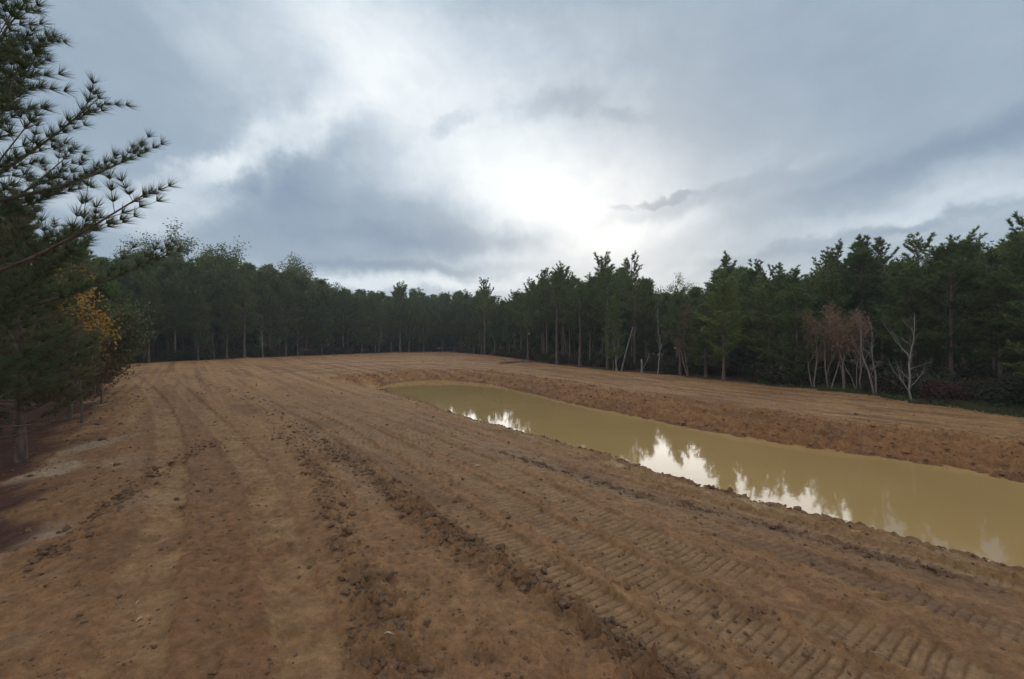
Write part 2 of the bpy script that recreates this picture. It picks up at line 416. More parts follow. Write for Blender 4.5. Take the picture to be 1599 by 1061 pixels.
col = mixc(col, pale, shoreline * S_(fbm(X * 0.9, Y * 0.9, 420, 4), -0.1, 0.3) * 0.6)
hs = fbm(fa * 0.16, df * 1.1, 460, 5, 0.6); hs2 = fbm(fa * 0.5, df * 2.6, 465, 4, 0.6)   # blade streaks beyond the pond
bey = (df < dn) * S_(dpond, 1.5, 4) * dirt
col = mixc(col, C(.33, .20, .095), bey * np.clip(0.35 + 1.3 * hs, 0, 1) * .8)
col = mixc(col, C(.165, .080, .040), bey * S_(-hs - .6 * hs2, -0.02, 0.35) * .85)
col = mixc(col, pale * .9, bey * S_(hs2 + .5 * hs, 0.34, 0.6) * .5)
fs = fbm(V * 1.4, U * 0.05, 470, 5, 0.6)
col = mixc(col, C(.165, .080, .042), farf * S_(fs, -.02, .3) * dirt * .75)
col = mixc(col, C(.36, .215, .10), farf * S_(-fs, .05, .4) * dirt * .5)
sp = fbm(X * 3.1, Y * 3.1, 480, 5, 0.65)
col = col * (1 + 0.45 * sp * dirt)[:, None]
wet = S_(fbm(V * 0.7 + 9, U * 0.22, 490, 4, 0.55), .12, .38) * dirt * (1 - leftm) * (1 - S_(Rr, 25, 40))
col = mixc(col, damp * 1.3, wet * .55)
col = mixc(col, damp * 1.25, (1 - S_(np.abs(dpond), 0.02, 0.22)) * 0.75)
palec = edgeband * S_(fbm(X * 0.5 + 3, Y * 0.5, 430, 4), 0.05, 0.35)
col = mixc(col, C(.36, .29, .23), palec * 0.7)
wl = np.tile(litter, (len(X), 1)); wl = mixc(wl, C(.11, .04, .025), np.clip(0.2 + 1.2 * mid, 0, 1) * 0.7)
gr = S_(X, 14, 20) * S_(fbm(X * .4, Y * .4, 440, 3), -.35, .1) * (woods_d < 9)
wl = mixc(wl, grassc, gr * 0.85)
col = col * (1 - woods[:, None]) + wl * woods[:, None]
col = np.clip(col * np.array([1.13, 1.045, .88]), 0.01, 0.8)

ii = np.arange(nR - 1)[:, None] * nA; jj = np.arange(nA)[None, :]; jn = (jj + 1) % nA
quads = np.stack([ii + jj, ii + nA + jj, ii + nA + jn, ii + jn], -1).reshape(-1, 4)
c0 = nR * nA; j = np.arange(nA); tri0 = np.stack([np.full(nA, c0), j, (j + 1) % nA], -1)
P3 = np.stack([X, Y, Z], -1)
gme = mesh_np('ground', P3, tri0[:, ::-1], True, quads[:, ::-1])
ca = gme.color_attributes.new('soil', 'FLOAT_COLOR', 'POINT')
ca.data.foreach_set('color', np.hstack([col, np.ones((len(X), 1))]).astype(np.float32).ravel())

# sampled heights for scattering
def z_grid(x, y):
    x = np.asarray(x, float); y = np.asarray(y, float)
    r = np.hypot(x, y); a = np.arctan2(x, y)
    ir = np.clip(np.searchsorted(RR, r) - 1, 0, nR - 2)
    aa = np.where(a < fr[0], a + 2 * PI, a); ia = np.clip(np.searchsorted(AN, aa) - 1, 0, nA - 1)
    ZZ = Z[:-1].reshape(nR, nA); t = np.clip((r - RR[ir]) / (RR[ir + 1] - RR[ir]), 0, 1)
    ib = (ia + 1) % nA; a1 = np.where(ib == 0, AN[0] + 2 * PI, AN[ib]); s = np.clip((aa - AN[ia]) / (a1 - AN[ia]), 0, 1)
    return (ZZ[ir, ia] * (1 - t) + ZZ[ir + 1, ia] * t) * (1 - s) + (ZZ[ir, ib] * (1 - t) + ZZ[ir + 1, ib] * t) * s

# ------------------------------------------------------------------ materials
def mat_new(name):
    m = bpy.data.materials.new(name); m.use_nodes = True; t = m.node_tree
    return m, t, t.nodes['Principled BSDF']
def mat_soil(name, attr=True, base=(.1, .06, .04)):
    m, t, p = mat_new(name); n = t.nodes; l = t.links
    tcn = n.new('ShaderNodeTexCoord')
    a = n.new('ShaderNodeTexNoise'); a.inputs['Scale'].default_value = 9; a.inputs['Detail'].default_value = 12; a.inputs['Roughness'].default_value = 0.7
    b = n.new('ShaderNodeTexNoise'); b.inputs['Scale'].default_value = 70; b.inputs['Detail'].default_value = 6; b.inputs['Roughness'].default_value = 0.65
    l.new(tcn.outputs['Object'], a.inputs[0]); l.new(tcn.outputs['Object'], b.inputs[0])
    r = n.new('ShaderNodeMapRange'); l.new(a.outputs[0], r.inputs[0]); r.inputs[1].default_value = .3; r.inputs[2].default_value = .7; r.inputs[3].default_value = .64; r.inputs[4].default_value = 1.32
    r2 = n.new('ShaderNodeMapRange'); l.new(b.outputs[0], r2.inputs[0]); r2.inputs[1].default_value = .3; r2.inputs[2].default_value = .7; r2.inputs[3].default_value = .74; r2.inputs[4].default_value = 1.22
    mu = n.new('ShaderNodeMath'); mu.operation = 'MULTIPLY'; l.new(r.outputs[0], mu.inputs[0]); l.new(r2.outputs[0], mu.inputs[1])
    mixn = n.new('ShaderNodeVectorMath'); mixn.operation = 'SCALE'
    if attr:
        at = n.new('ShaderNodeAttribute'); at.attribute_name = 'soil'; l.new(at.outputs['Color'], mixn.inputs[0])
    else: mixn.inputs[0].default_value = base
    l.new(mu.outputs[0], mixn.inputs['Scale']); l.new(mixn.outputs[0], p.inputs['Base Color'])
    p.inputs['Roughness'].default_value = 0.85; p.inputs['Specular IOR Level'].default_value = 0.25
    bp = n.new('ShaderNodeBump'); bp.inputs['Strength'].default_value = 0.9; bp.inputs['Distance'].default_value = 0.035
    ad = n.new('ShaderNodeMath'); ad.operation = 'MULTIPLY_ADD'; ad.inputs[1].default_value = 0.35
    l.new(b.outputs[0], ad.inputs[0]); l.new(a.outputs[0], ad.inputs[2]); l.new(ad.outputs[0], bp.inputs['Height'])
    l.new(bp.outputs[0], p.inputs['Normal'])
    return m
M_soil = mat_soil('clay_soil')
M_clod = mat_soil('clod_soil', False, (.165, .094, .054))
M_clodo = mat_soil('bank_clod_soil', False, (.235, .125, .060))
tag(mobj('ground', gme, M_soil), 'bare brown clay field with crawler tracks and leaf litter under the woods', kind='structure')

def mat_water():
    m, t, p = mat_new('muddy_water'); n = t.nodes; l = t.links
    tcn = n.new('ShaderNodeTexCoord'); a = n.new('ShaderNodeTexNoise'); a.inputs['Scale'].default_value = 0.25; a.inputs['Detail'].default_value = 3
    l.new(tcn.outputs['Object'], a.inputs[0]); r = n.new('ShaderNodeValToRGB'); l.new(a.outputs[0], r.inputs[0])
    r.color_ramp.elements[0].position = .3; r.color_ramp.elements[0].color = (.405, .252, .098, 1)
    r.color_ramp.elements[1].position = .7; r.color_ramp.elements[1].color = (.450, .284, .114, 1)
    l.new(r.outputs[0], p.inputs['Base Color']); p.inputs['Roughness'].default_value = 0.04; p.inputs['IOR'].default_value = 1.333
    b = n.new('ShaderNodeTexNoise'); b.inputs['Scale'].default_value = 2.2; b.inputs['Detail'].default_value = 3; l.new(tcn.outputs['Object'], b.inputs[0])
    bp = n.new('ShaderNodeBump'); bp.inputs['Strength'].default_value = 0.10; bp.inputs['Distance'].default_value = 0.012
    l.new(b.outputs[0], bp.inputs['Height']); l.new(bp.outputs[0], p.inputs['Normal'])
    return m
wv = []
c = POND.mean(0)
for i in range(len(POND)):     # widen the outline a little so that the banks cut it
    a_, b_ = POND[i - 1], POND[(i + 1) % len(POND)]; dd = b_ - a_; nn = np.array([dd[1], -dd[0]]) / (np.linalg.norm(dd) + 1e-9)
    q = POND[i] + nn * 1.0
    if inside(np.array([q[0]]), np.array([q[1]]), POND)[0]: q = POND[i] - nn * 1.0
    wv.append((q[0], q[1], WATER_Z))
wme = bpy.data.meshes.new('pond_water'); wme.from_pydata(wv, [], [list(range(len(wv)))]); wme.update()
if wme.polygons[0].normal.z < 0: wme.flip_normals()
tag(mobj('pond_water', wme, mat_water()), 'still muddy yellow brown pond water', kind='structure')

def mat_leaf(name, c1, c2, trans=0.25, rough=0.6, scale=1.2):
    m, t, p = mat_new(name); n = t.nodes; l = t.links
    tcn = n.new('ShaderNodeTexCoord'); a = n.new('ShaderNodeTexNoise'); a.inputs['Scale'].default_value = scale; a.inputs['Detail'].default_value = 3
    l.new(tcn.outputs['Object'], a.inputs[0]); oi = n.new('ShaderNodeObjectInfo')
    ad = n.new('ShaderNodeMath'); ad.operation = 'MULTIPLY_ADD'; l.new(oi.outputs['Random'], ad.inputs[0]); ad.inputs[1].default_value = 0.55; l.new(a.outputs[0], ad.inputs[2])
    r = n.new('ShaderNodeMapRange'); l.new(ad.outputs[0], r.inputs[0]); r.inputs[1].default_value = .40; r.inputs[2].default_value = 1.1
    mx = n.new('ShaderNodeMix'); mx.data_type = 'RGBA'; l.new(r.outputs[0], mx.inputs[0]); mx.inputs[6].default_value = (*c1, 1); mx.inputs[7].default_value = (*c2, 1)
    l.new(mx.outputs[2], p.inputs['Base Color']); p.inputs['Roughness'].default_value = rough; p.inputs['Specular IOR Level'].default_value = .3
    tr = n.new('ShaderNodeBsdfTranslucent'); l.new(mx.outputs[2], tr.inputs[0]); ms = n.new('ShaderNodeMixShader'); ms.inputs[0].default_value = trans
    l.new(p.outputs[0], ms.inputs[1]); l.new(tr.outputs[0], ms.inputs[2]); l.new(ms.outputs[0], n['Material Output'].inputs[0])
    return m
def mat_bark(name, c1, c2, scale=6.0):
    m, t, p = mat_new(name); n = t.nodes; l = t.links
    tcn = n.new('ShaderNodeTexCoord'); mpn = n.new('ShaderNodeMapping'); mpn.inputs['Scale'].default_value = (1, 1, .35); l.new(tcn.outputs['Object'], mpn.inputs[0])
    a = n.new('ShaderNodeTexNoise'); a.inputs['Scale'].default_value = scale; a.inputs['Detail'].default_value = 5; l.new(mpn.outputs[0], a.inputs[0])
    r = n.new('ShaderNodeValToRGB'); l.new(a.outputs[0], r.inputs[0]); r.color_ramp.elements[0].position = .35; r.color_ramp.elements[1].position = .65
    r.color_ramp.elements[0].color = (*c1, 1); r.color_ramp.elements[1].color = (*c2, 1); l.new(r.outputs[0], p.inputs['Base Color'])
    p.inputs['Roughness'].default_value = .9; bp = n.new('ShaderNodeBump'); bp.inputs['Strength'].default_value = .6; bp.inputs['Distance'].default_value = .02
    l.new(a.outputs[0], bp.inputs['Height']); l.new(bp.outputs[0], p.inputs['Normal']); return m
M_needle = mat_leaf('pine_needles', (.092, .138, .042), (.150, .186, .058), .4)
M_needle_y = mat_leaf('young_pine_needles', (.125, .180, .045), (.170, .225, .060), .4)
M_leaf = mat_leaf('green_leaves', (.075, .110, .035), (.13, .155, .05), .35)
M_rust = mat_leaf('rusty_leaves', (.185, .110, .070), (.26, .160, .098), .3)
M_brown = mat_leaf('brown_leaves', (.10, .055, .030), (.15, .085, .042), .3)
M_leafd = mat_leaf('dull_green_leaves', (.060, .075, .030), (.10, .105, .042), .3)
M_orange = mat_leaf('orange_leaves', (.40, .15, .03), (.42, .26, .05), .4)
M_twig = mat_bark('grey_twig_bark', (.15, .11, .095), (.24, .19, .165))
M_bark = mat_bark('pine_bark', (.070, .045, .034), (.15, .105, .08))
M_pale = mat_bark('pale_bark', (.16, .14, .125), (.30, .27, .245))
M_wood = mat_bark('weathered_wood', (.30, .22, .14), (.48, .38, .26), 30)

# ------------------------------------------------------------------ trees
def needles(org, dirs, n, ln, w, spread, r):
    """blades round each tuft; returns verts, tris"""
    k = len(org); o = np.repeat(org, n, 0); d = np.repeat(dirs, n, 0)
    rd = nrm(r.normal(size=(k * n, 3))); v = nrm(d + rd * spread)
    le = ln * r.uniform(.65, 1.15, (k * n, 1)); side = nrm(np.cross(v, r.normal(size=(k * n, 3)))) * w * 0.5
    a = o + v * le * 0.03 - side; b = o + v * le * 0.03 + side; c_ = o + v * le - np.array([0, 0, 1]) * le * 0.08
    vv = np.stack([a, b, c_], 1).reshape(-1, 3); return vv, np.arange(len(vv)).reshape(-1, 3)
def pine_geo(seed, H=10.0, base=.35, R=2.0, step=.42, tuft_n=10, ln=.34, w=.05, tpb=1.0, sides=6, per=(3, 6), lean=0.02, low_dead=True, top_open=0.0, cone=0.75, el0=14):
    r = np.random.default_rng(seed); T = Geo(); org = []; dr = []
    nz = 9; zz = np.linspace(0, H, nz); wob = np.cumsum(r.normal(0, lean * H / 20, (nz, 2)), 0); wob -= wob[0]
    tr = np.column_stack([wob[:, 0], wob[:, 1], zz]); r0 = 0.010 * H + 0.035
    rad = r0 * (1 - zz / H) ** 0.8 + 0.012; rad[0] *= 1.35; T.tube(tr, rad, sides)
    def tp(z): return np.array([np.interp(z, zz, tr[:, 0]), np.interp(z, zz, tr[:, 1]), z])
    z = base * H
    if low_dead:      # dead stubs below the crown
        for _ in range(int(5 + r.integers(6))):
            zd = r.uniform(.12, base) * H; az = r.uniform(0, 2 * PI); l_ = r.uniform(.3, 1.1) * R * .5; p0 = tp(zd)
            d = np.array([math.cos(az), math.sin(az), r.uniform(-.15, .25)]); T.tube([p0, p0 + d * l_ * .5, p0 + d * l_ + [0, 0, -.08 * l_]], [.022, .014, .006], 3)
    while z < H * .985:
        t = (z - base * H) / (H - base * H)
        prof = ((1 - t) ** cone * (.5 + .5 * min(1, t / .28)) + .06) * r.uniform(.85, 1.15)
        for _ in range(int(r.integers(per[0], per[1]))):
            az = r.uniform(0, 2 * PI); l_ = R * prof * r.uniform(.55, 1.18)
            if r.random() < .08 + top_open: continue
            el = math.radians(el0 + 46 * t + r.uniform(-12, 12)); p0 = tp(min(z + r.uniform(-.15, .15), H * .99)); k = 5
            h = np.array([math.cos(az), math.sin(az), 0]); s = np.linspace(0, 1, k)
            curve = math.tan(el) * s * l_ * .8 + .28 * l_ * s ** 2.2
            az2 = r.normal(0, .12); perp = np.array([-h[1], h[0], 0])
            pts = p0 + h * (s * l_ * math.cos(el))[:, None] + perp * (az2 * l_ * s ** 2)[:, None]; pts[:, 2] += curve * .9
            br = .008 + .012 * l_; T.tube(pts, br * (1 - s * .8) , 4 if sides > 5 else 3)
            nt_ = max(2, int(round(l_ * 4.2 * tpb)))
            for q in range(nt_):
                u = .28 + .72 * (q + r.uniform(0, .8)) / nt_; u = min(u, .98)
                b0 = np.array([np.interp(u, s, pts[:, i]) for i in range(3)])
                tl = l_ * r.uniform(.12, .30) * (1.15 - .5 * u) + .10; sg = 1 if q % 2 else -1
                td = nrm(h * r.uniform(.4, 1.0) + perp * sg * r.uniform(.3, 1.1) + np.array([0, 0, r.uniform(.1, .9) + .5 * t]))
                e = b0 + td * tl; T.tube([b0, e], [.007, .004], 3)
                org += [e, b0 + td * tl * .66, b0 + td * tl * .33]; dr += [nrm(td + [0, 0, .45])] * 3
            e = pts[-1]; ed = nrm(pts[-1] - pts[-2]); org.append(e); dr.append(nrm(ed + [0, 0, .3])); org.append(pts[-2]); dr.append(ed)
        z += step * r.uniform(.8, 1.25)
    org.append(tr[-1]); dr.append(np.array([0, 0, 1.])); org.append(tr[-1] - [0, 0, .2]); dr.append(np.array([0, 0, 1.]))
    v, t = needles(np.array(org), np.array(dr), tuft_n, ln, w, .68, r)
    return T, (v, t)
def branchy_geo(seed, H=6.0, spread=.5, fork=.35, levels=4, kids=(2, 4), leaf=0, leaf_s=.09, trunk_r=.06, up=.55, multi=1, crown_only_top=.0, lean=0.25, sides=6, wig=.10):
    """deciduous tree: forked trunk, limbs, twigs and leaf clusters"""
    r = np.random.default_rng(seed); T = Geo(); TW = Geo(); lo = []; ld = []
    def grow(p, d, ln, rad, lv):
        k = 5; pts = [p]; dd = d.copy()
        for i in range(k - 1):
            dd = nrm(dd + r.normal(0, wig, 3) + np.array([0, 0, .06])); pts.append(pts[-1] + dd * ln / (k - 1))
        pts = np.array(pts); rr = np.linspace(rad, rad * .55, k)
        (T if lv >= levels - 1 else TW).tube(pts, rr, sides if lv == levels else (4 if lv >= levels - 2 else 3))
        if lv <= 1:
            for q in (0.35, .6, .85, 1.0):
                lo.append(pts[0] + (pts[-1] - pts[0]) * q); ld.append(dd)
        if lv > 0:
            n = int(r.integers(kids[0], kids[1] + 1))
            for q in range(n):
                f = 1.0 if q == 0 else r.uniform(fork, 1.0); i = min(int(f * (k - 1)), k - 1)
                nd_ = nrm(dd * up + nrm(r.normal(size=3)) * spread + np.array([0, 0, .18])) if q else nrm(dd + r.normal(0, .15, 3))
                grow(pts[i], nd_, ln * r.uniform(.5, .78), rr[i] * (.8 if q == 0 else .55), lv - 1)
    for q in range(multi):
        a = r.uniform(0, 2 * PI); s = 0 if multi == 1 else lean
        grow(np.array([math.cos(a) * .1 * (multi > 1), math.sin(a) * .1 * (multi > 1), -.05]), nrm(np.array([math.cos(a) * s + r.normal(0, .05), math.sin(a) * s + r.normal(0, .05), 1])), H * .36 * r.uniform(.85, 1.1), trunk_r * r.uniform(.75, 1.0), levels)
    lv_ = None
    if leaf:
        lo = np.array(lo); ld = np.array(ld); n = leaf; k = len(lo)
        o = np.repeat(lo, n, 0) + r.normal(0, leaf_s * 1.6, (k * n, 3)); v = nrm(r.normal(size=(k * n, 3)) + [0, 0, -.2]); side = nrm(np.cross(v, r.normal(size=(k * n, 3))))
        s = leaf_s * r.uniform(.6, 1.2, (k * n, 1))
        a = o; b = o + v * s * .5 + side * s * .32; c_ = o + v * s; d_ = o + v * s * .5 - side * s * .32
        vv = np.stack([a, b, c_, d_], 1).reshape(-1, 3); i = np.arange(k * n)[:, None] * 4
        lv_ = (vv, np.vstack([i + [0, 1, 2], i + [0, 2, 3]]))
    return T, TW, lv_

def pine_meshes(seed, **kw):
    T, (v, t) = pine_geo(seed, **kw); return T.mesh('pine_trunk', True), mesh_np('pine_crown', v, t), (kw.get('H', 10.0) if seed > 300 else float(np.sort(v[:, 2])[-40]))
PROTO = {}
for i in range(7):      # dense plantation pines
    PROTO['pine', i] = pine_meshes(20 + i, H=10, base=[.26, .34, .22, .30, .36, .24, .28][i], R=[2.3, 2.5, 2.4, 2.1, 2.3, 2.7, 2.2][i], tuft_n=11, tpb=1.5, ln=.27, w=.05, step=.36, per=(4, 7), cone=[.5, .42, .6, .75, .45, .5, .6][i])
for i in range(4):      # open-topped pines that stand out on the skyline
    PROTO['open', i] = pine_meshes(50 + i, H=12, base=[.5, .45, .55, .48][i], R=[2.7, 2.4, 2.9, 2.5][i], step=.5, tuft_n=13, tpb=1.2, top_open=.10, cone=.6, ln=.29, w=.05)
for i in range(3):      # edge pines with low branches
    PROTO['edge', i] = pine_meshes(70 + i, H=8, base=[.16, .22, .12][i], R=[2.2, 2.0, 2.5][i], ln=.24, tuft_n=11, tpb=1.5, step=.33, w=.05, per=(4, 7), cone=.7)
YG = {}
M_dark = mat_leaf('dark_pine_needles', (.052, .076, .034), (.085, .110, .045), .28)  # darker needle copy, the near pine's backlit silhouette put into the colour
M_dull = mat_leaf('dull_pine_needles', (.095, .100, .048), (.155, .135, .070), .4)
def place_tree(kind, i, x, y, H, label, group=None, rz=None, needle=None, cat='pine tree', name='pine_tree', widen=1.0):
    tm, cm, h0 = PROTO[kind, i]; z = float(z_grid([x], [y])[0]) if math.hypot(x, y) < 3000 else 0
    e = empty(name, (x, y, z - .05), rng.uniform(0, 2 * PI) if rz is None else rz); s = H / h0; e.scale = (s * widen, s * widen, s)
    tag(e, label, cat, group)
    mobj('trunk', tm, M_bark, e)
    if needle is not None:
        key = (kind, i, needle.name)
        if key not in YG: c2 = cm.copy(); c2.materials.clear(); c2.materials.append(needle); YG[key] = c2
        cm = YG[key]
    mobj('crown', cm, M_needle, e); return e

SKY_PROF = np.array([(150,395),(200,388),(235,378),(270,385),(300,392),(350,390),(385,398),(430,408),(465,415),(500,428),(540,442),(560,446),(600,453),(625,446),(660,450),(700,452),(735,452),(757,446),(790,468),(810,442),(850,424),(880,418),(905,430),(940,405),(985,412),(1020,440),(1060,446),(1095,440),(1135,405),(1180,412),(1200,415),(1250,418),(1290,402),(1310,392),(1345,378),(1380,388),(1410,402),(1435,388),(1480,370),(1510,364),(1540,378),(1570,372),(1599,345),(1700,320),(1900,300)])
bx = np.array([(p[0], flat(*p)[1]) for p in TREELINE_PX] + [(1750, 17.0), (1950, 14.5)]); bx = np.vstack([[120, 50], bx])
def bdepth(px): return float(np.interp(px, bx[:, 0], bx[:, 1]))
def region(px):
    if px < 520: return 'left'
    if px < 800: return 'far'
    if px < 1180: return 'middle'
    return 'right'
ROWLAB = {
 'left': ('green pine in the dense dark wood behind the left end of the field', 'pines of the left wood'),
 'far': ('dark pine in the low distant treeline behind the far end of the pond', 'pines of the far treeline'),
 'middle': ('tall straight pine in the grove with bare lower trunks beyond the pond', 'pines of the middle grove'),
 'right': ('bushy dark green pine in the tall wall of woods along the right bank', 'pines of the right wood'),
}
def tree_px(px, depth, topy, kind, i, label, group=None, **kw):
    x = (px - CX) / F * depth; zg = float(z_grid([x], [depth])[0]); H = (HY - topy) / F * depth + CAMZ - zg
    return place_tree(kind, i, x, depth, H, label, group, **kw)
rt = random.Random(11); npines = 0; HWS = []
for row, (off, spc, fac, kinds) in enumerate([(1.2, 2.5, (.55, .80), ('pine', 'edge')), (4.2, 2.4, (.72, .93), ('pine',)), (8.0, 2.9, (.84, .99), ('pine', 'pine', 'open')), (13.0, 4.2, (.88, 1.0), ('pine', 'open'))]):
    px = 150.0
    while px < 1880:
        d0 = bdepth(px); d = d0 + off * (1 + .004 * d0) + rt.uniform(-1.1, 1.1)
        sk = float(np.interp(px, SKY_PROF[:, 0], SKY_PROF[:, 1])); f = rt.uniform(*fac); topy = HY - (HY - sk) * f
        skip = rt.random() < (.12 if row == 0 else .04)
        if row < 2 and abs(px - 1130) < 26: skip = True
        if row < 2 and (1245 < px < 1400 or 1408 < px < 1445 or abs(px - 1027) < 12 or abs(px - 962) < 10) and (row == 0 or px < 1400 and rt.random() < .5): skip = True
        if row < 2 and 800 < px < 1070: topy = HY - (HY - sk) * rt.uniform(.72, .95)
        if not skip:
            if rt.random() < (.30 if px < 520 else .10) and row > 0:
                HWS.append((px, d, topy, rt.randrange(3))); px += spc * rt.uniform(.9, 1.5) * F / d; continue
            kd = 'open' if row < 2 and 800 < px < 1070 else 'edge' if row == 0 and px > 1080 else rt.choice(kinds); n = {'pine': 7, 'open': 4, 'edge': 3}[kd]; lab, grp = ROWLAB[region(px)]
            tree_px(px, d, topy, kd, rt.randrange(n), lab, grp, widen=rt.uniform(1.0, 1.4)); npines += 1
        px += spc * rt.uniform(.75, 1.3) * F / d * (1 if d < 60 else 1.25)
# skyline pines one can point to
HERO = [
 (757, 84, 433, 'open', 0, 'lone open crowned pine standing above the lowest dip of the far treeline'),
 (625, 98, 438, 'pine', 1, 'broad rounded tree top bulging over the distant treeline left of the dip'),
 (850, 68, 418, 'open', 1, 'pine with a ragged sparse top at the left shoulder of the middle grove'),
 (880, 66, 408, 'pine', 4, 'narrow dark pine at the left shoulder of the middle grove'),
 (940, 60, 393, 'open', 2, 'tallest wide topped pine of the middle grove beyond the pond'),
 (987, 60, 393, 'open', 3, 'tall see through pine with an airy crown right of the widest grove pine'),
 (1135, 47, 393, 'pine', 3, 'pointed spire shaped pine rising behind the pale green pine'),
 (1180, 42, 404, 'pine', 5, 'round headed pine just right of the pointed spire pine'),
 (1212, 40, 409, 'open', 1, 'small airy pine top between the round headed pine and the higher right woods'),
 (1243, 38, 414, 'pine', 6, 'dense low pine filling the notch left of the high right woods'),
 (1290, 38, 388, 'open', 0, 'pine with knobbly upright tips at the start of the high right woods'),
 (1308, 40, 374, 'open', 3, 'slim pine poking up above the rusty leaved oaks'),
 (1345, 38, 366, 'pine', 2, 'tall full pine on the skyline behind the rusty leaved oaks'),
 (1375, 37, 368, 'open', 1, 'pine with several finger like leaders on the right skyline'),
 (1435, 33, 363, 'open', 2, 'airy pine with gaps in its crown above the white barked tree'),
 (1500, 31, 358, 'pine', 1, 'wide dense pine on the right skyline near the photo edge'),
 (1598, 25, 330, 'open', 3, 'highest pine top of the right woods at the photo edge'),
]
for px, d, ty, kd, i, lab in HERO: tree_px(px, d, ty, kd, i, lab)
# pale green pine at the edge of the right woods
tree_px(1130, bdepth(1130) - .3, 418, 'edge', 1, 'pale yellow green pine with low branches standing before the dark wood', needle=M_needle_y, widen=1.0)
tree_px(958, bdepth(958) + .4, 458, 'edge', 0, 'small pale green pine in front of the middle grove', needle=M_needle_y, widen=.7)

# broadleaf trees
def leaf_tree(name, seed, x, y, H, label, cat, bark, leafm, group=None, meshes=None, rz=None, twigs=True, wide=1.0, **kw):
    if meshes is None:
        T, TW, lf = branchy_geo(seed, H=H, **kw)
        top = max(v[:, 2].max() for v in T.v + TW.v)
        if TW.v: T.add(*TW.arrays()); TW = Geo()
        meshes = (T.mesh('tree_trunk', True), TW.mesh('tree_twigs', True) if TW.v else None, mesh_np('tree_leaves', *lf) if lf else None, top)
    e = empty(name, (x, y, float(z_grid([x], [y])[0]) - .03), rng.uniform(0, 6.28) if rz is None else rz); s = H / meshes[3]; e.scale = (s * wide, s * wide, s)
    tag(e, label, cat, group); mobj('trunk', meshes[0], bark, e)
    if meshes[1]: mobj('branches', meshes[1], bark, e)
    if meshes[2]: mobj('crown', meshes[2], leafm, e)
    return e, meshes
def lt_px(name, seed, px, depth, topy, label, cat, bark, leafm, **kw):
    x = (px - CX) / F * depth; zg = float(z_grid([x], [depth])[0]); H = (HY - topy) / F * depth + CAMZ - zg
    return leaf_tree(name, seed, x, depth, H, label, cat, bark, leafm, **kw)
# tall hardwoods of the left skyline
HW = [(305, 74, 362, 'umbrella topped hardwood with a sparse layered crown on the left skyline'),
      (345, 72, 380, 'round topped hardwood just right of the umbrella topped tree'),
      (250, 70, 374, 'broad leafy hardwood behind the tips of the near pine'),
      (430, 80, 402, 'hardwood with a thin lacy crown midway along the left skyline'),
      (468, 82, 404, 'rightmost lacy hardwood of the left skyline'),
      (1062, 70, 429, 'domed lacy hardwood showing sky through its crown beyond the middle grove'),
      (215, 68, 384, 'hardwood half hidden behind the lowest bough of the near pine')]
hwm = [None, None, None]
for k, (px, d, ty, lab) in enumerate(HW):
    j3 = k % 3
    e, hwm[j3] = lt_px('hardwood_tree', 90 + j3, px, d, ty, lab, 'hardwood tree', M_bark, M_leaf, meshes=hwm[j3], levels=5, kids=(2, 3), leaf=14, leaf_s=.24, trunk_r=.20, spread=.75, fork=.5, up=.6, wide=[1.0, 1.25, 1.1][j3])
for px, d, ty, j3 in HWS:
    lab, grp = (('broadleaf tree with a loose green crown mixed among the pines of the left wood', 'broadleaf trees of the left wood') if px < 520 else
                ('broadleaf tree with a loose green crown mixed among the pines beyond the pond', 'broadleaf trees beyond the pond'))
    lt_px('hardwood_tree', 0, px, d, ty, lab, 'hardwood tree', M_bark, M_leaf, meshes=hwm[j3], group=grp, wide=[1.0, 1.2, 1.1][j3])
# bare pale-barked saplings along the edge
BARE = [(1027, 0.2, 480, 'slim white trunked bare sapling standing alone beyond the pond', 1, .5),
        (1424, 0.3, 488, 'white barked bare tree with a low forking limb at the grassy edge', 1, .75),
        (1228, 1.0, 505, 'grey bare sapling with low twigs left of the rusty oaks', 1, .7),
        (962, 0.6, 500, 'pair of thin pale stems in front of the middle grove', 2, .5),
        (590, 0.5, 500, 'thin pale bare stem at the edge of the far treeline', 1, .5),
        (410, 0.6, 492, 'pale twin stemmed bare tree before the dark left wood', 2, .6),
        (465, 0.6, 492, 'single pale stem right of the twin stemmed bare tree', 1, .6),
        (335, 0.6, 503, 'small bare tree with faint rusty twigs before the left wood', 1, .9),
        (1365, 0.6, 478, 'leaning forked bare tree right of the rusty oaks', 2, .7),
        (1345, 2.0, 488, 'slender straight bare tree just behind the leaning forked one', 1, .6)]
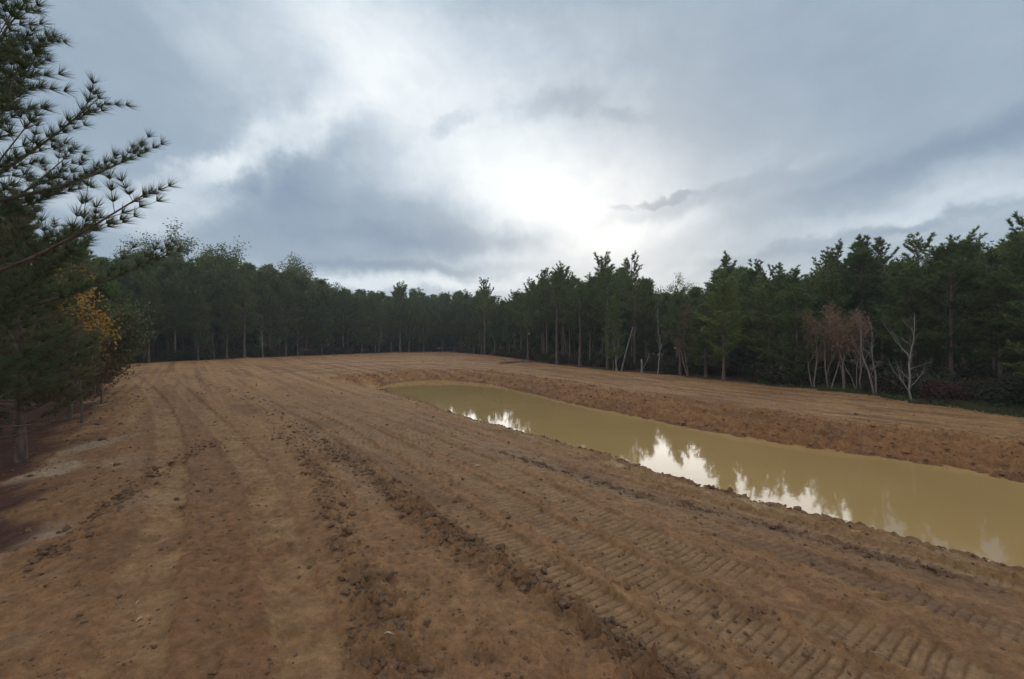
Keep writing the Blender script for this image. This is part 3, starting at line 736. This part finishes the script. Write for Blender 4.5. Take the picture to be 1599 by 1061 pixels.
def straight_bare(seed, H, stems, low_left=False):
    r = np.random.default_rng(seed); T = Geo(); TW = Geo()
    for q in range(stems):
        lx = r.uniform(-.05, .05) + (q - (stems - 1) / 2) * .04; n = 8; s_ = np.linspace(0, 1, n); w = np.cumsum(r.normal(0, .018 * H, (n, 2)), 0); w -= w[0]
        hh = H * (1 if q == 0 else r.uniform(.7, .9)); tr = np.column_stack([w[:, 0] + lx * hh * s_ + q * .12, w[:, 1], hh * s_ - .05]); rd = (.055 if H > 4 else .045) * (1 - .82 * s_); T.tube(tr, rd, 7)
        def limb(f, az, el, ln, rad, lv, p0=None):
            b = np.array([np.interp(f, s_, tr[:, i]) for i in range(3)]) if p0 is None else p0
            k = 5; p = [b]; d = np.array([math.cos(az) * math.cos(el), math.sin(az) * math.cos(el), math.sin(el)])
            for _ in range(k - 1): d = nrm(d + r.normal(0, .12, 3) + [0, 0, .10]); p.append(p[-1] + d * ln / (k - 1))
            (T if lv == 2 else TW).tube(p, np.linspace(rad, rad * .3, k), 4 if lv == 2 else 3)
            if lv:
                for _ in range(4 if lv == 2 else 3): j_ = r.integers(1, k); limb(0, az + r.uniform(-1.1, 1.1), el + r.uniform(-.3, .5), ln * r.uniform(.3, .6), rad * .45, lv - 1, p[j_])
        for f in np.linspace(.22, .97, 15): limb(f + r.uniform(-.02, .02), r.uniform(0, 6.28), r.uniform(.5, 1.1), H * r.uniform(.10, .26) * (1.25 - f), .022 * (1.2 - f), 2)
        if low_left:
            limb(.13, 3.1, .75, H * .30, .034, 2); limb(.17, .2, .6, H * .2, .025, 2); limb(.5, 3.0, .95, H * .3, .03, 2)
    return T, TW
STR = {0: 1, 1: 1, 2: 1, 3: 2, 4: 1, 5: 2, 6: 1, 8: 2, 9: 1}
for k, (px, off, ty, lab, mu, wd) in enumerate(BARE):
    if k in STR:
        d = bdepth(px) + off - .4; x = (px - CX) / F * d; zg = float(z_grid([x], [d])[0]); H = (HY - ty) / F * d + CAMZ - zg
        T, TW = straight_bare(700 + k, H, STR[k], k == 1)
        T.add(*TW.arrays())
        bk_ = M_pale if k in (0, 1, 3, 4, 5, 6) else M_twig
        e = empty('bare_tree', (x, d, zg)); tag(e, lab, 'bare tree'); mobj('trunk', T.mesh('bare_trunk', True), bk_, e)
        continue
    lt_px('bare_tree', 130 + k, px, bdepth(px) + off - .4, ty, lab, 'bare tree', M_pale if k in (0, 1, 3, 4, 5, 6) else M_twig, M_rust, multi=mu, levels=5, kids=(2, 3), trunk_r=.055, spread=.55, fork=.35, up=.8, leaf=1 if k in (7, 9) else 0, leaf_s=.08, wide=wd, wig=.07, lean=.12)
# rusty-leaved oaks
RUST = [(1272, 1.2, 486, 'leftmost rusty leaved oak of the clump on the right bank'),
        (1295, 1.0, 478, 'rusty leaved oak with curved pale stems second from left in the clump'),
        (1318, 1.4, 474, 'tallest rusty leaved oak in the middle of the clump'),
        (1340, 2.2, 486, 'rightmost rusty leaved oak of the clump with thinner foliage'),
        (1075, 1.6, 478, 'dull orange leaved small oak left of the pale green pine')]
for k, (px, off, ty, lab) in enumerate(RUST):
    lt_px('oak_tree', 160 + k, px, bdepth(px) + off - .7, ty, lab, 'oak tree', M_twig, M_rust, multi=2, levels=5, kids=(2, 3), trunk_r=.055, spread=.5, fork=.45, up=.85, leaf=2, leaf_s=.10, lean=.16, wide=.85)
# broken leaning snag
g = Geo(); g.tube([(0, 0, -.1), (.35, .1, 1.3), (.8, .2, 2.9), (1.1, .2, 3.9)], [.07, .06, .045, .02], 6); g.tube([(.8, .2, 2.9), (1.25, .1, 3.3), (1.4, .1, 3.9)], [.025, .018, .008], 4); g.tube([(.35, .1, 1.3), (-.1, .3, 2.0)], [.022, .008], 4)
d = bdepth(972) + 1.5; xs = (970 - CX) / F * d
o = mobj('dead_snag', g.mesh('dead_snag', True), M_pale); o.location = (xs, d, float(z_grid([xs], [d])[0])); o.scale = (1.1,) * 3
tag(o, 'pale dead snag leaning to the right in front of the middle grove', 'dead tree')
g = Geo(); g.tube([(0, 0, -.05), (.02, 0, .8), (-.02, .02, 1.25)], [.10, .09, .06], 7); g.tube([(.05, 0, .3), (.5, .1, 1.0), (.8, .1, 1.9)], [.035, .025, .008], 4)
d = bdepth(1002) + .3; xs = (1002 - CX) / F * d
o = mobj('broken_stump', g.mesh('broken_stump', True), M_pale); o.location = (xs, d, float(z_grid([xs], [d])[0]))
tag(o, 'short pale broken stump with a side shoot left of the slim white sapling', 'stump')
for k, (px, py, ln, rz, lab) in enumerate([(1215, 602, 1.8, .2, 'thin fallen branch lying on the dirt edge left of the rusty oaks'), (780, 566, 5.5, .05, 'dark fallen log lying along the foot of the far treeline')]):
    x, y = gpx(px, py + 2); g = Geo(); r_ = .03 if k == 0 else .13
    g.tube([(0, 0, .02), (ln * .4, .05, r_ + .05), (ln, .1, r_)], [r_, r_ * .8, r_ * .4], 6)
    g.tube([(ln * .4, .05, r_ + .05), (ln * .6, .25, .35 + r_)], [r_ * .5, r_ * .2], 4); g.tube([(ln * .15, .05, r_), (ln * .05, .1, .3 + 2 * r_)], [r_ * .5, r_ * .2], 4)
    o = mobj('fallen_branch' if k == 0 else 'fallen_log', g.mesh('fallen_wood', True), M_twig if k == 0 else M_bark); o.location = (x, y, float(z_grid([x], [y])[0]) + .01); o.rotation_euler.z = rz
    tag(o, lab, 'fallen branch' if k == 0 else 'log')

# ------------------------------------------------------------------ near trees at the left
near_kw = dict(tuft_n=54, ln=.25, w=.0075, tpb=1.5, step=.38, sides=8, per=(4, 7), low_dead=True, el0=20)
PROTO['near', 0] = pine_meshes(328, H=11.5, base=.18, R=3.55, cone=1.0, **near_kw)
kw2 = dict(near_kw); kw2.update(tuft_n=24, w=.018, ln=.26)
PROTO['near', 1] = pine_meshes(302, H=8, base=.12, R=2.7, cone=.8, **kw2)
PROTO['near', 2] = pine_meshes(303, H=9, base=.14, R=2.9, cone=.7, **kw2)
place_tree('near', 0, -9.0, 7.6, 11.5, 'big near pine whose long needled boughs reach in from the left edge', rz=3.12, needle=M_dark)
place_tree('near', 1, -12.6, 12.5, 6.4, 'shorter dusky pine behind and below the big near pine', rz=2.2, needle=M_dull)
place_tree('near', 2, -17.2, 17.0, 7.4, 'middle pine of the left bank between the dusky pine and the dark stemmed pine', rz=.7)
place_tree('near', 1, -23.6, 26.0, 8.6, 'dark stemmed pine farthest along the foot of the left bank', rz=4.0)
place_tree('near', 2, -22.0, 20.5, 8.2, 'pine with dark trunk rising from red leaf litter at the left edge', rz=3.0)
place_tree('near', 1, -30.0, 34.0, 9.0, 'pine where the left bank meets the dark left wood', rz=5.0)
place_tree('near', 2, -15.4, 13.2, 6.8, 'bushy pine partly outside the left edge behind the big near pine', rz=5.5, needle=M_dull)
place_tree('edge', 2, -21.6, 25.4, 6.4, 'bushy low branched pine at the outer corner of the left bank trees', rz=1.5)
place_tree('edge', 1, -27.6, 33.5, 7.4, 'low branched pine just before the field corner at the left', rz=2.5)
place_tree('edge', 0, -16.9, 18.6, 5.0, 'short low branched pine between the left bank trunks', rz=.4, needle=M_dull)
def low_oak(seed, x, y, H, label, lm, leaf, ls):
    leaf_tree('oak_tree', seed, x, y, H, label, 'oak tree', M_bark, lm, levels=4, kids=(2, 4), leaf=leaf, leaf_s=ls, trunk_r=.05, spread=.8, up=.6)
low_oak(325, -19.4, 20.6, 4.6, 'low brown oak in the middle of the left bank trees', M_brown, 6, .12)
low_oak(320, -15.2, 17.2, 5.4, 'small oak with orange and yellow leaves among the left pines', M_orange, 3, .11)
low_oak(321, -23.6, 27.5, 5.2, 'small green leaved oak at the outer edge of the left bank trees', M_leaf, 14, .14)
low_oak(322, -12.9, 11.2, 3.6, 'low brown leaved oak under the boughs of the big near pine', M_brown, 7, .11)
low_oak(323, -19.0, 22.5, 4.4, 'dull green oak sapling beside the dark stemmed pines', M_leafd, 9, .13)
low_oak(324, -27.5, 31.0, 4.6, 'brownish oak sapling farthest along the left bank', M_brown, 8, .14)

# ------------------------------------------------------------------ far wood mass and undergrowth
def scatter_merge(protos, places, name, mat, seed=1):
    V = []; T = []; n = 0; r = np.random.default_rng(seed)
    for (x, y, z, s, w) in places:
        v, t = protos[r.integers(len(protos))]; a = r.uniform(0, 6.28); ca_, sa_ = math.cos(a), math.sin(a)
        q = np.column_stack([(v[:, 0] * ca_ - v[:, 1] * sa_) * s * w + x, (v[:, 0] * sa_ + v[:, 1] * ca_) * s * w + y, v[:, 2] * s + z])
        V.append(q); T.append(t + n); n += len(v)
    return mobj(name, mesh_np(name, np.concatenate(V), np.concatenate(T)), mat)
lowp = []
for i in range(3):
    Tg, (v, t) = pine_geo(400 + i, H=10, base=.04, R=2.6, step=.6, tuft_n=8, ln=.6, w=.17, tpb=.7, low_dead=False, sides=4)
    tv, tt = Tg.arrays(); lowp.append((np.vstack([tv, v]), np.vstack([tt, t + len(tv)])))
pl = []
for off in (19, 24, 30, 37):
    px = 60.0
    while px < 1950:
        d = bdepth(px) + off + rt.uniform(-2, 2); sk = float(np.interp(px, SKY_PROF[:, 0], SKY_PROF[:, 1])); x = (px - CX) / F * d
        H = ((HY - sk) / F * d + CAMZ) * rt.uniform(.72, .9); pl.append((x, d, 0.1, H / 10, 1.3)); px += 3.1 * F / d * rt.uniform(.8, 1.2)
for k in range(60):   # woods to the left, beyond the near trees
    a = rt.uniform(.0, 1.0); x = -22 - 28 * a + rt.uniform(-4, 1) - 4; y = 12 + 45 * a + rt.uniform(-4, 4); pl.append((x - 2, y, -1.3 + a, rt.uniform(.7, 1.0), 1.3))
tag(scatter_merge(lowp, pl, 'distant_wood', M_needle), 'dense dark wood filling the depth behind the treeline', 'wood', kind='stuff')
# shrubs
sh = []
for i in range(4):
    Tg, TW, lf = branchy_geo(500 + i, H=1.6, levels=3, kids=(3, 4), leaf=9, leaf_s=.13, trunk_r=.02, spread=.9, up=.4, multi=3, lean=.5, sides=3)
    a1, b1 = Tg.arrays(); a2, b2 = TW.arrays(); sh.append((np.vstack([a1, a2, lf[0]]), np.vstack([b1, b2 + len(a1), lf[1] + len(a1) + len(a2)])))
def woods_pts(n, lo, hi, seed, xr=(140, 1900)):
    r = random.Random(seed); o = []
    for _ in range(n):
        px = r.uniform(*xr); d = bdepth(px) + r.uniform(lo, hi); x = (px - CX) / F * d; o.append((x, d))
    return o
wp = woods_pts(330, 1.2, 10, 5); zz_ = z_grid([p[0] for p in wp], [p[1] for p in wp])
M_shrub = mat_leaf('undergrowth_leaves', (.032, .036, .018), (.060, .055, .026)); M_shrubr = mat_leaf('dry_undergrowth_leaves', (.070, .030, .020), (.11, .050, .028))
tag(scatter_merge(sh, [(p[0], p[1], z - .05, rt.uniform(.5, 1.2), rt.uniform(1, 1.5)) for p, z in zip(wp[:220], zz_)], 'undergrowth', M_shrub, 2), 'dark green undergrowth along the foot of the woods', 'undergrowth', kind='stuff')
tag(scatter_merge(sh, [(p[0], p[1], z - .05, rt.uniform(.4, .9), rt.uniform(1, 1.5)) for p, z in zip(wp[220:], zz_[220:])], 'dry_undergrowth', M_shrubr, 3), 'reddish dry undergrowth under the pines', 'undergrowth', kind='stuff')
lp = []
for k in range(90):
    a = rt.uniform(0, 1); i = rt.uniform(2, 6.5); f = i - int(i); e0 = BOUND[int(i)]; e1 = BOUND[int(i) + 1]; b0 = e0 + (e1 - e0) * f; dd = e1 - e0; nn = np.array([-dd[1], dd[0]]) / np.linalg.norm(dd); p = b0 + nn * rt.uniform(2.5, 9)
    lp.append((p[0], p[1], float(z_grid([p[0]], [p[1]])[0]) - .05, rt.uniform(.35, .8), 1.3))
tag(scatter_merge(sh, lp, 'bank_undergrowth', M_shrubr, 4), 'low brown brush on the leaf litter below the left bank', 'undergrowth', kind='stuff')
# grass at the foot of the right wood
def blades(px_, n, lo, hi, seed, ln, w):
    r = np.random.default_rng(seed); px = r.uniform(*px_, n); d = np.array([bdepth(p) for p in px]) + r.uniform(lo, hi, n); x = (px - CX) / F * d; z = z_grid(x, d)
    o = np.column_stack([x, d, z]); o = o[fbm(x * .8, d * .8, 600, 3) > -.15]; dirs = np.tile([0, 0, 1.], (len(o), 1)); return needles(o, dirs, 7, ln, w, .55, r)
v, t = blades((1180, 1900), 5200, -.5, 5, 8, .30, .022)
tag(mobj('grass', mesh_np('grass', v, t), mat_leaf('grass_blades', (.050, .065, .022), (.095, .100, .035))), 'dull green grass along the foot of the right wood', 'grass', kind='stuff')

# ------------------------------------------------------------------ clods
def ico():
    import bmesh
    bm = bmesh.new(); bmesh.ops.create_icosphere(bm, subdivisions=2, radius=1.0); v = np.array([q.co[:] for q in bm.verts]); f = np.array([[q.index for q in p.verts] for p in bm.faces]); bm.free(); return v, f
iv, it = ico(); rc = np.random.default_rng(21); clp = []
for k in range(10):
    v = iv.copy()
    for _ in range(7):       # facets
        nrm_ = nrm(rc.normal(size=3)); dd_ = rc.uniform(.45, .8); s = v @ nrm_; v = v - np.maximum(s - dd_, 0)[:, None] * nrm_
    v *= (1 + .10 * rc.normal(size=(len(v), 1))); v *= rc.uniform([.8, .6, .45], [1.2, 1.0, .8]); clp.append(v)
def clods(P, size, name, mat, label, flatn=1.0):
    n = len(P); z = z_grid(P[:, 0], P[:, 1]); V = np.empty((n, len(iv), 3)); 
    for k in range(n):
        a = rc.uniform(0, 6.28); b = rc.normal(0, .5); ca_, sa_, cb_, sb_ = math.cos(a), math.sin(a), math.cos(b), math.sin(b)
        v = clp[rc.integers(10)] * size[k]; v = np.column_stack([v[:, 0], v[:, 1] * cb_ - v[:, 2] * sb_, v[:, 1] * sb_ + v[:, 2] * cb_])
        V[k] = np.column_stack([v[:, 0] * ca_ - v[:, 1] * sa_ + P[k, 0], v[:, 0] * sa_ + v[:, 1] * ca_ + P[k, 1], v[:, 2] * flatn + z[k] + size[k] * .28])
    T = (it[None] + (np.arange(n) * len(iv))[:, None, None]).reshape(-1, 3)
    o = mobj(name, mesh_np(name, V.reshape(-1, 3), T), mat); tag(o, label, 'dirt clods', kind='stuff'); return o
def along(line, n, sd, lo=0, hi=1):
    seg = np.linalg.norm(np.diff(line, axis=0), axis=1); cum = np.concatenate([[0], np.cumsum(seg)]); s = (lo + (hi - lo) * rc.random(n)) * cum[-1]
    p = np.column_stack([np.interp(s, cum, line[:, 0]), np.interp(s, cum, line[:, 1])]); q = np.column_stack([np.interp(s + .1, cum, line[:, 0]), np.interp(s + .1, cum, line[:, 1])])
    dd_ = nrm(q - p + 1e-6); return p + np.column_stack([-dd_[:, 1], dd_[:, 0]]) * rc.normal(0, sd, (n, 1)), s
PC = []; SZ = []
for k, (pts, hw, st) in enumerate(WIND):
    ln_ = gline(pts); n = int([6800, 3600, 900, 700][k]); p, s = along(ln_, n, hw * .62)
    keep = (fbm(s * .45, s * 0, 110 + k, 2) > rc.uniform(-.9, .35, n)) & (rc.random(n) > S_(np.hypot(p[:, 0], p[:, 1]), 8, 20) * (.93 if k < 2 else .3)); p = p[keep]; PC.append(p); SZ.append(np.clip(rc.lognormal(-4.0, .68, len(p)), .006, .085))
n = 11000; rr_ = 2.2 * (40 / 2.2) ** rc.random(n); aa_ = rc.uniform(-.85, .8, n); p = np.column_stack([rr_ * np.sin(aa_), rr_ * np.cos(aa_)])
kp = (smooth_z(p[:, 0], p[:, 1]) > WATER_Z + .06) & (fbm(p[:, 0] * .9, p[:, 1] * .9, 700, 3) > -.1); p = p[kp]; PC.append(p); SZ.append(np.clip(rc.lognormal(-4.75, .6, len(p)), .004, .045) * (1 + np.hypot(p[:, 0], p[:, 1]) * .03))
p, s = along(near_line[:-1], 900, .22, 0, 1); PC.append(p + 0); SZ.append(np.clip(rc.lognormal(-3.6, .5, len(p)), .01, .10))
p, s = along(EDGE[2:7], 500, 1.0); PC.append(p); SZ.append(np.clip(rc.lognormal(-3.5, .5, len(p)), .01, .10))
clods(np.vstack(PC), np.concatenate(SZ), 'dirt_clods', M_clod, 'loose brown clay clods strewn in rows over the field')
p, s = along(far_line[1:], 2600, .0); sd_ = rc.uniform(-.1, 3.4, len(p)); cen = POND.mean(0)
q = p.copy(); dl = far_line; 
seg = np.diff(dl[1:], axis=0); 
d_, a_ = polydist(p[:, 0], p[:, 1], far_line)
tang = nrm(np.column_stack([np.interp(s + .2, np.cumsum(np.r_[0, np.linalg.norm(seg, axis=1)]), dl[1:, 0]), np.interp(s + .2, np.cumsum(np.r_[0, np.linalg.norm(seg, axis=1)]), dl[1:, 1])]) - p + 1e-6)
q = p + np.column_stack([tang[:, 1], -tang[:, 0]]) * sd_[:, None]
kp = ~inside(q[:, 0], q[:, 1], POND); q = q[kp]
clods(q, np.clip(rc.lognormal(-3.2, .5, len(q)), .015, .16), 'bank_clods', M_clodo, 'reddish clods tumbled down the far bank of the pond', .8)

# ------------------------------------------------------------------ chips and sticks one can point to
def stick(px, py, ln, r0, rz, label, mat=M_wood, bend=.1, chip=False):
    x, y = gpx(px, py); g = Geo(); z = float(z_grid([x], [y])[0])
    if chip:
        s = [(0, 0, 0), (.35, .02, .015), (.7, -.03, .012), (1, 0, 0)]; g.tube([(a * ln, b * ln, c_) for a, b, c_ in s], [r0 * .5, r0, r0 * .9, r0 * .25], 5)
    else: g.tube([(0, 0, 0), (ln * .3, ln * bend, .012), (ln * .7, ln * bend * .6, .02), (ln, 0, .004)], [r0, r0 * .9, r0 * .7, r0 * .4], 5)
    o = mobj('wood_chip' if chip else 'stick', g.mesh('wood_piece', True), mat); o.location = (x, y, z + r0 * .8); o.rotation_euler.z = rz
    tag(o, label, 'wood chip' if chip else 'stick')
stick(212, 944, .045, .010, 1.5, 'tiny pale wood chip on the leftmost smooth track, farther of two', chip=True)
stick(213, 968, .065, .013, 1.3, 'pale wood chip on the leftmost smooth track, nearer of two', chip=True)
stick(420, 810, .14, .007, .9, 'bright splinter of wood on the second smooth track', chip=True)
stick(387, 790, .10, .006, 1.2, 'dull splinter just beyond the bright one on the second smooth track', chip=True)
stick(741, 728, .14, .020, .2, 'pale flat wood chip lying by the farther crawler tracks', chip=True)
stick(902, 995, .34, .004, 1.9, 'thin straw coloured twig crossing the row of clods')
stick(735, 915, .22, .004, .1, 'short tan twig on the smooth dirt left of the clod row')
stick(1345, 1015, .20, .005, -.4, 'small pale stick on the tracks at the lower right')
stick(600, 1012, .10, .009, -.2, 'flat wood chip in the clods at the bottom middle', chip=True)
stick(1560, 925, .14, .006, -.5, 'short dark stick near the shore at the right edge', mat=M_bark)
print('pines', npines, 'verts', len(X))

# ------------------------------------------------------------------ thin haze volume, added to lift the dark of the woods
hb = mesh_np('haze', np.array([(x, y, z) for z in (-8, 32) for y in (-60, 150) for x in (-150, 150)], float), None, False, np.array([(0,2,3,1),(4,5,7,6),(0,1,5,4),(2,6,7,3),(0,4,6,2),(1,3,7,5)]))
hm = bpy.data.materials.new('fill_haze'); hm.use_nodes = True; ht = hm.node_tree; ht.nodes.remove(ht.nodes['Principled BSDF'])
pv = ht.nodes.new('ShaderNodeVolumePrincipled'); pv.inputs['Color'].default_value = (.86, .90, .94, 1); pv.inputs['Density'].default_value = 0.0007; pv.inputs['Anisotropy'].default_value = 0.3
ht.links.new(pv.outputs[0], ht.nodes['Material Output'].inputs['Volume'])
tag(mobj('haze', hb, hm), 'thin grey haze added over the field and woods to lift the darks', kind='stuff')
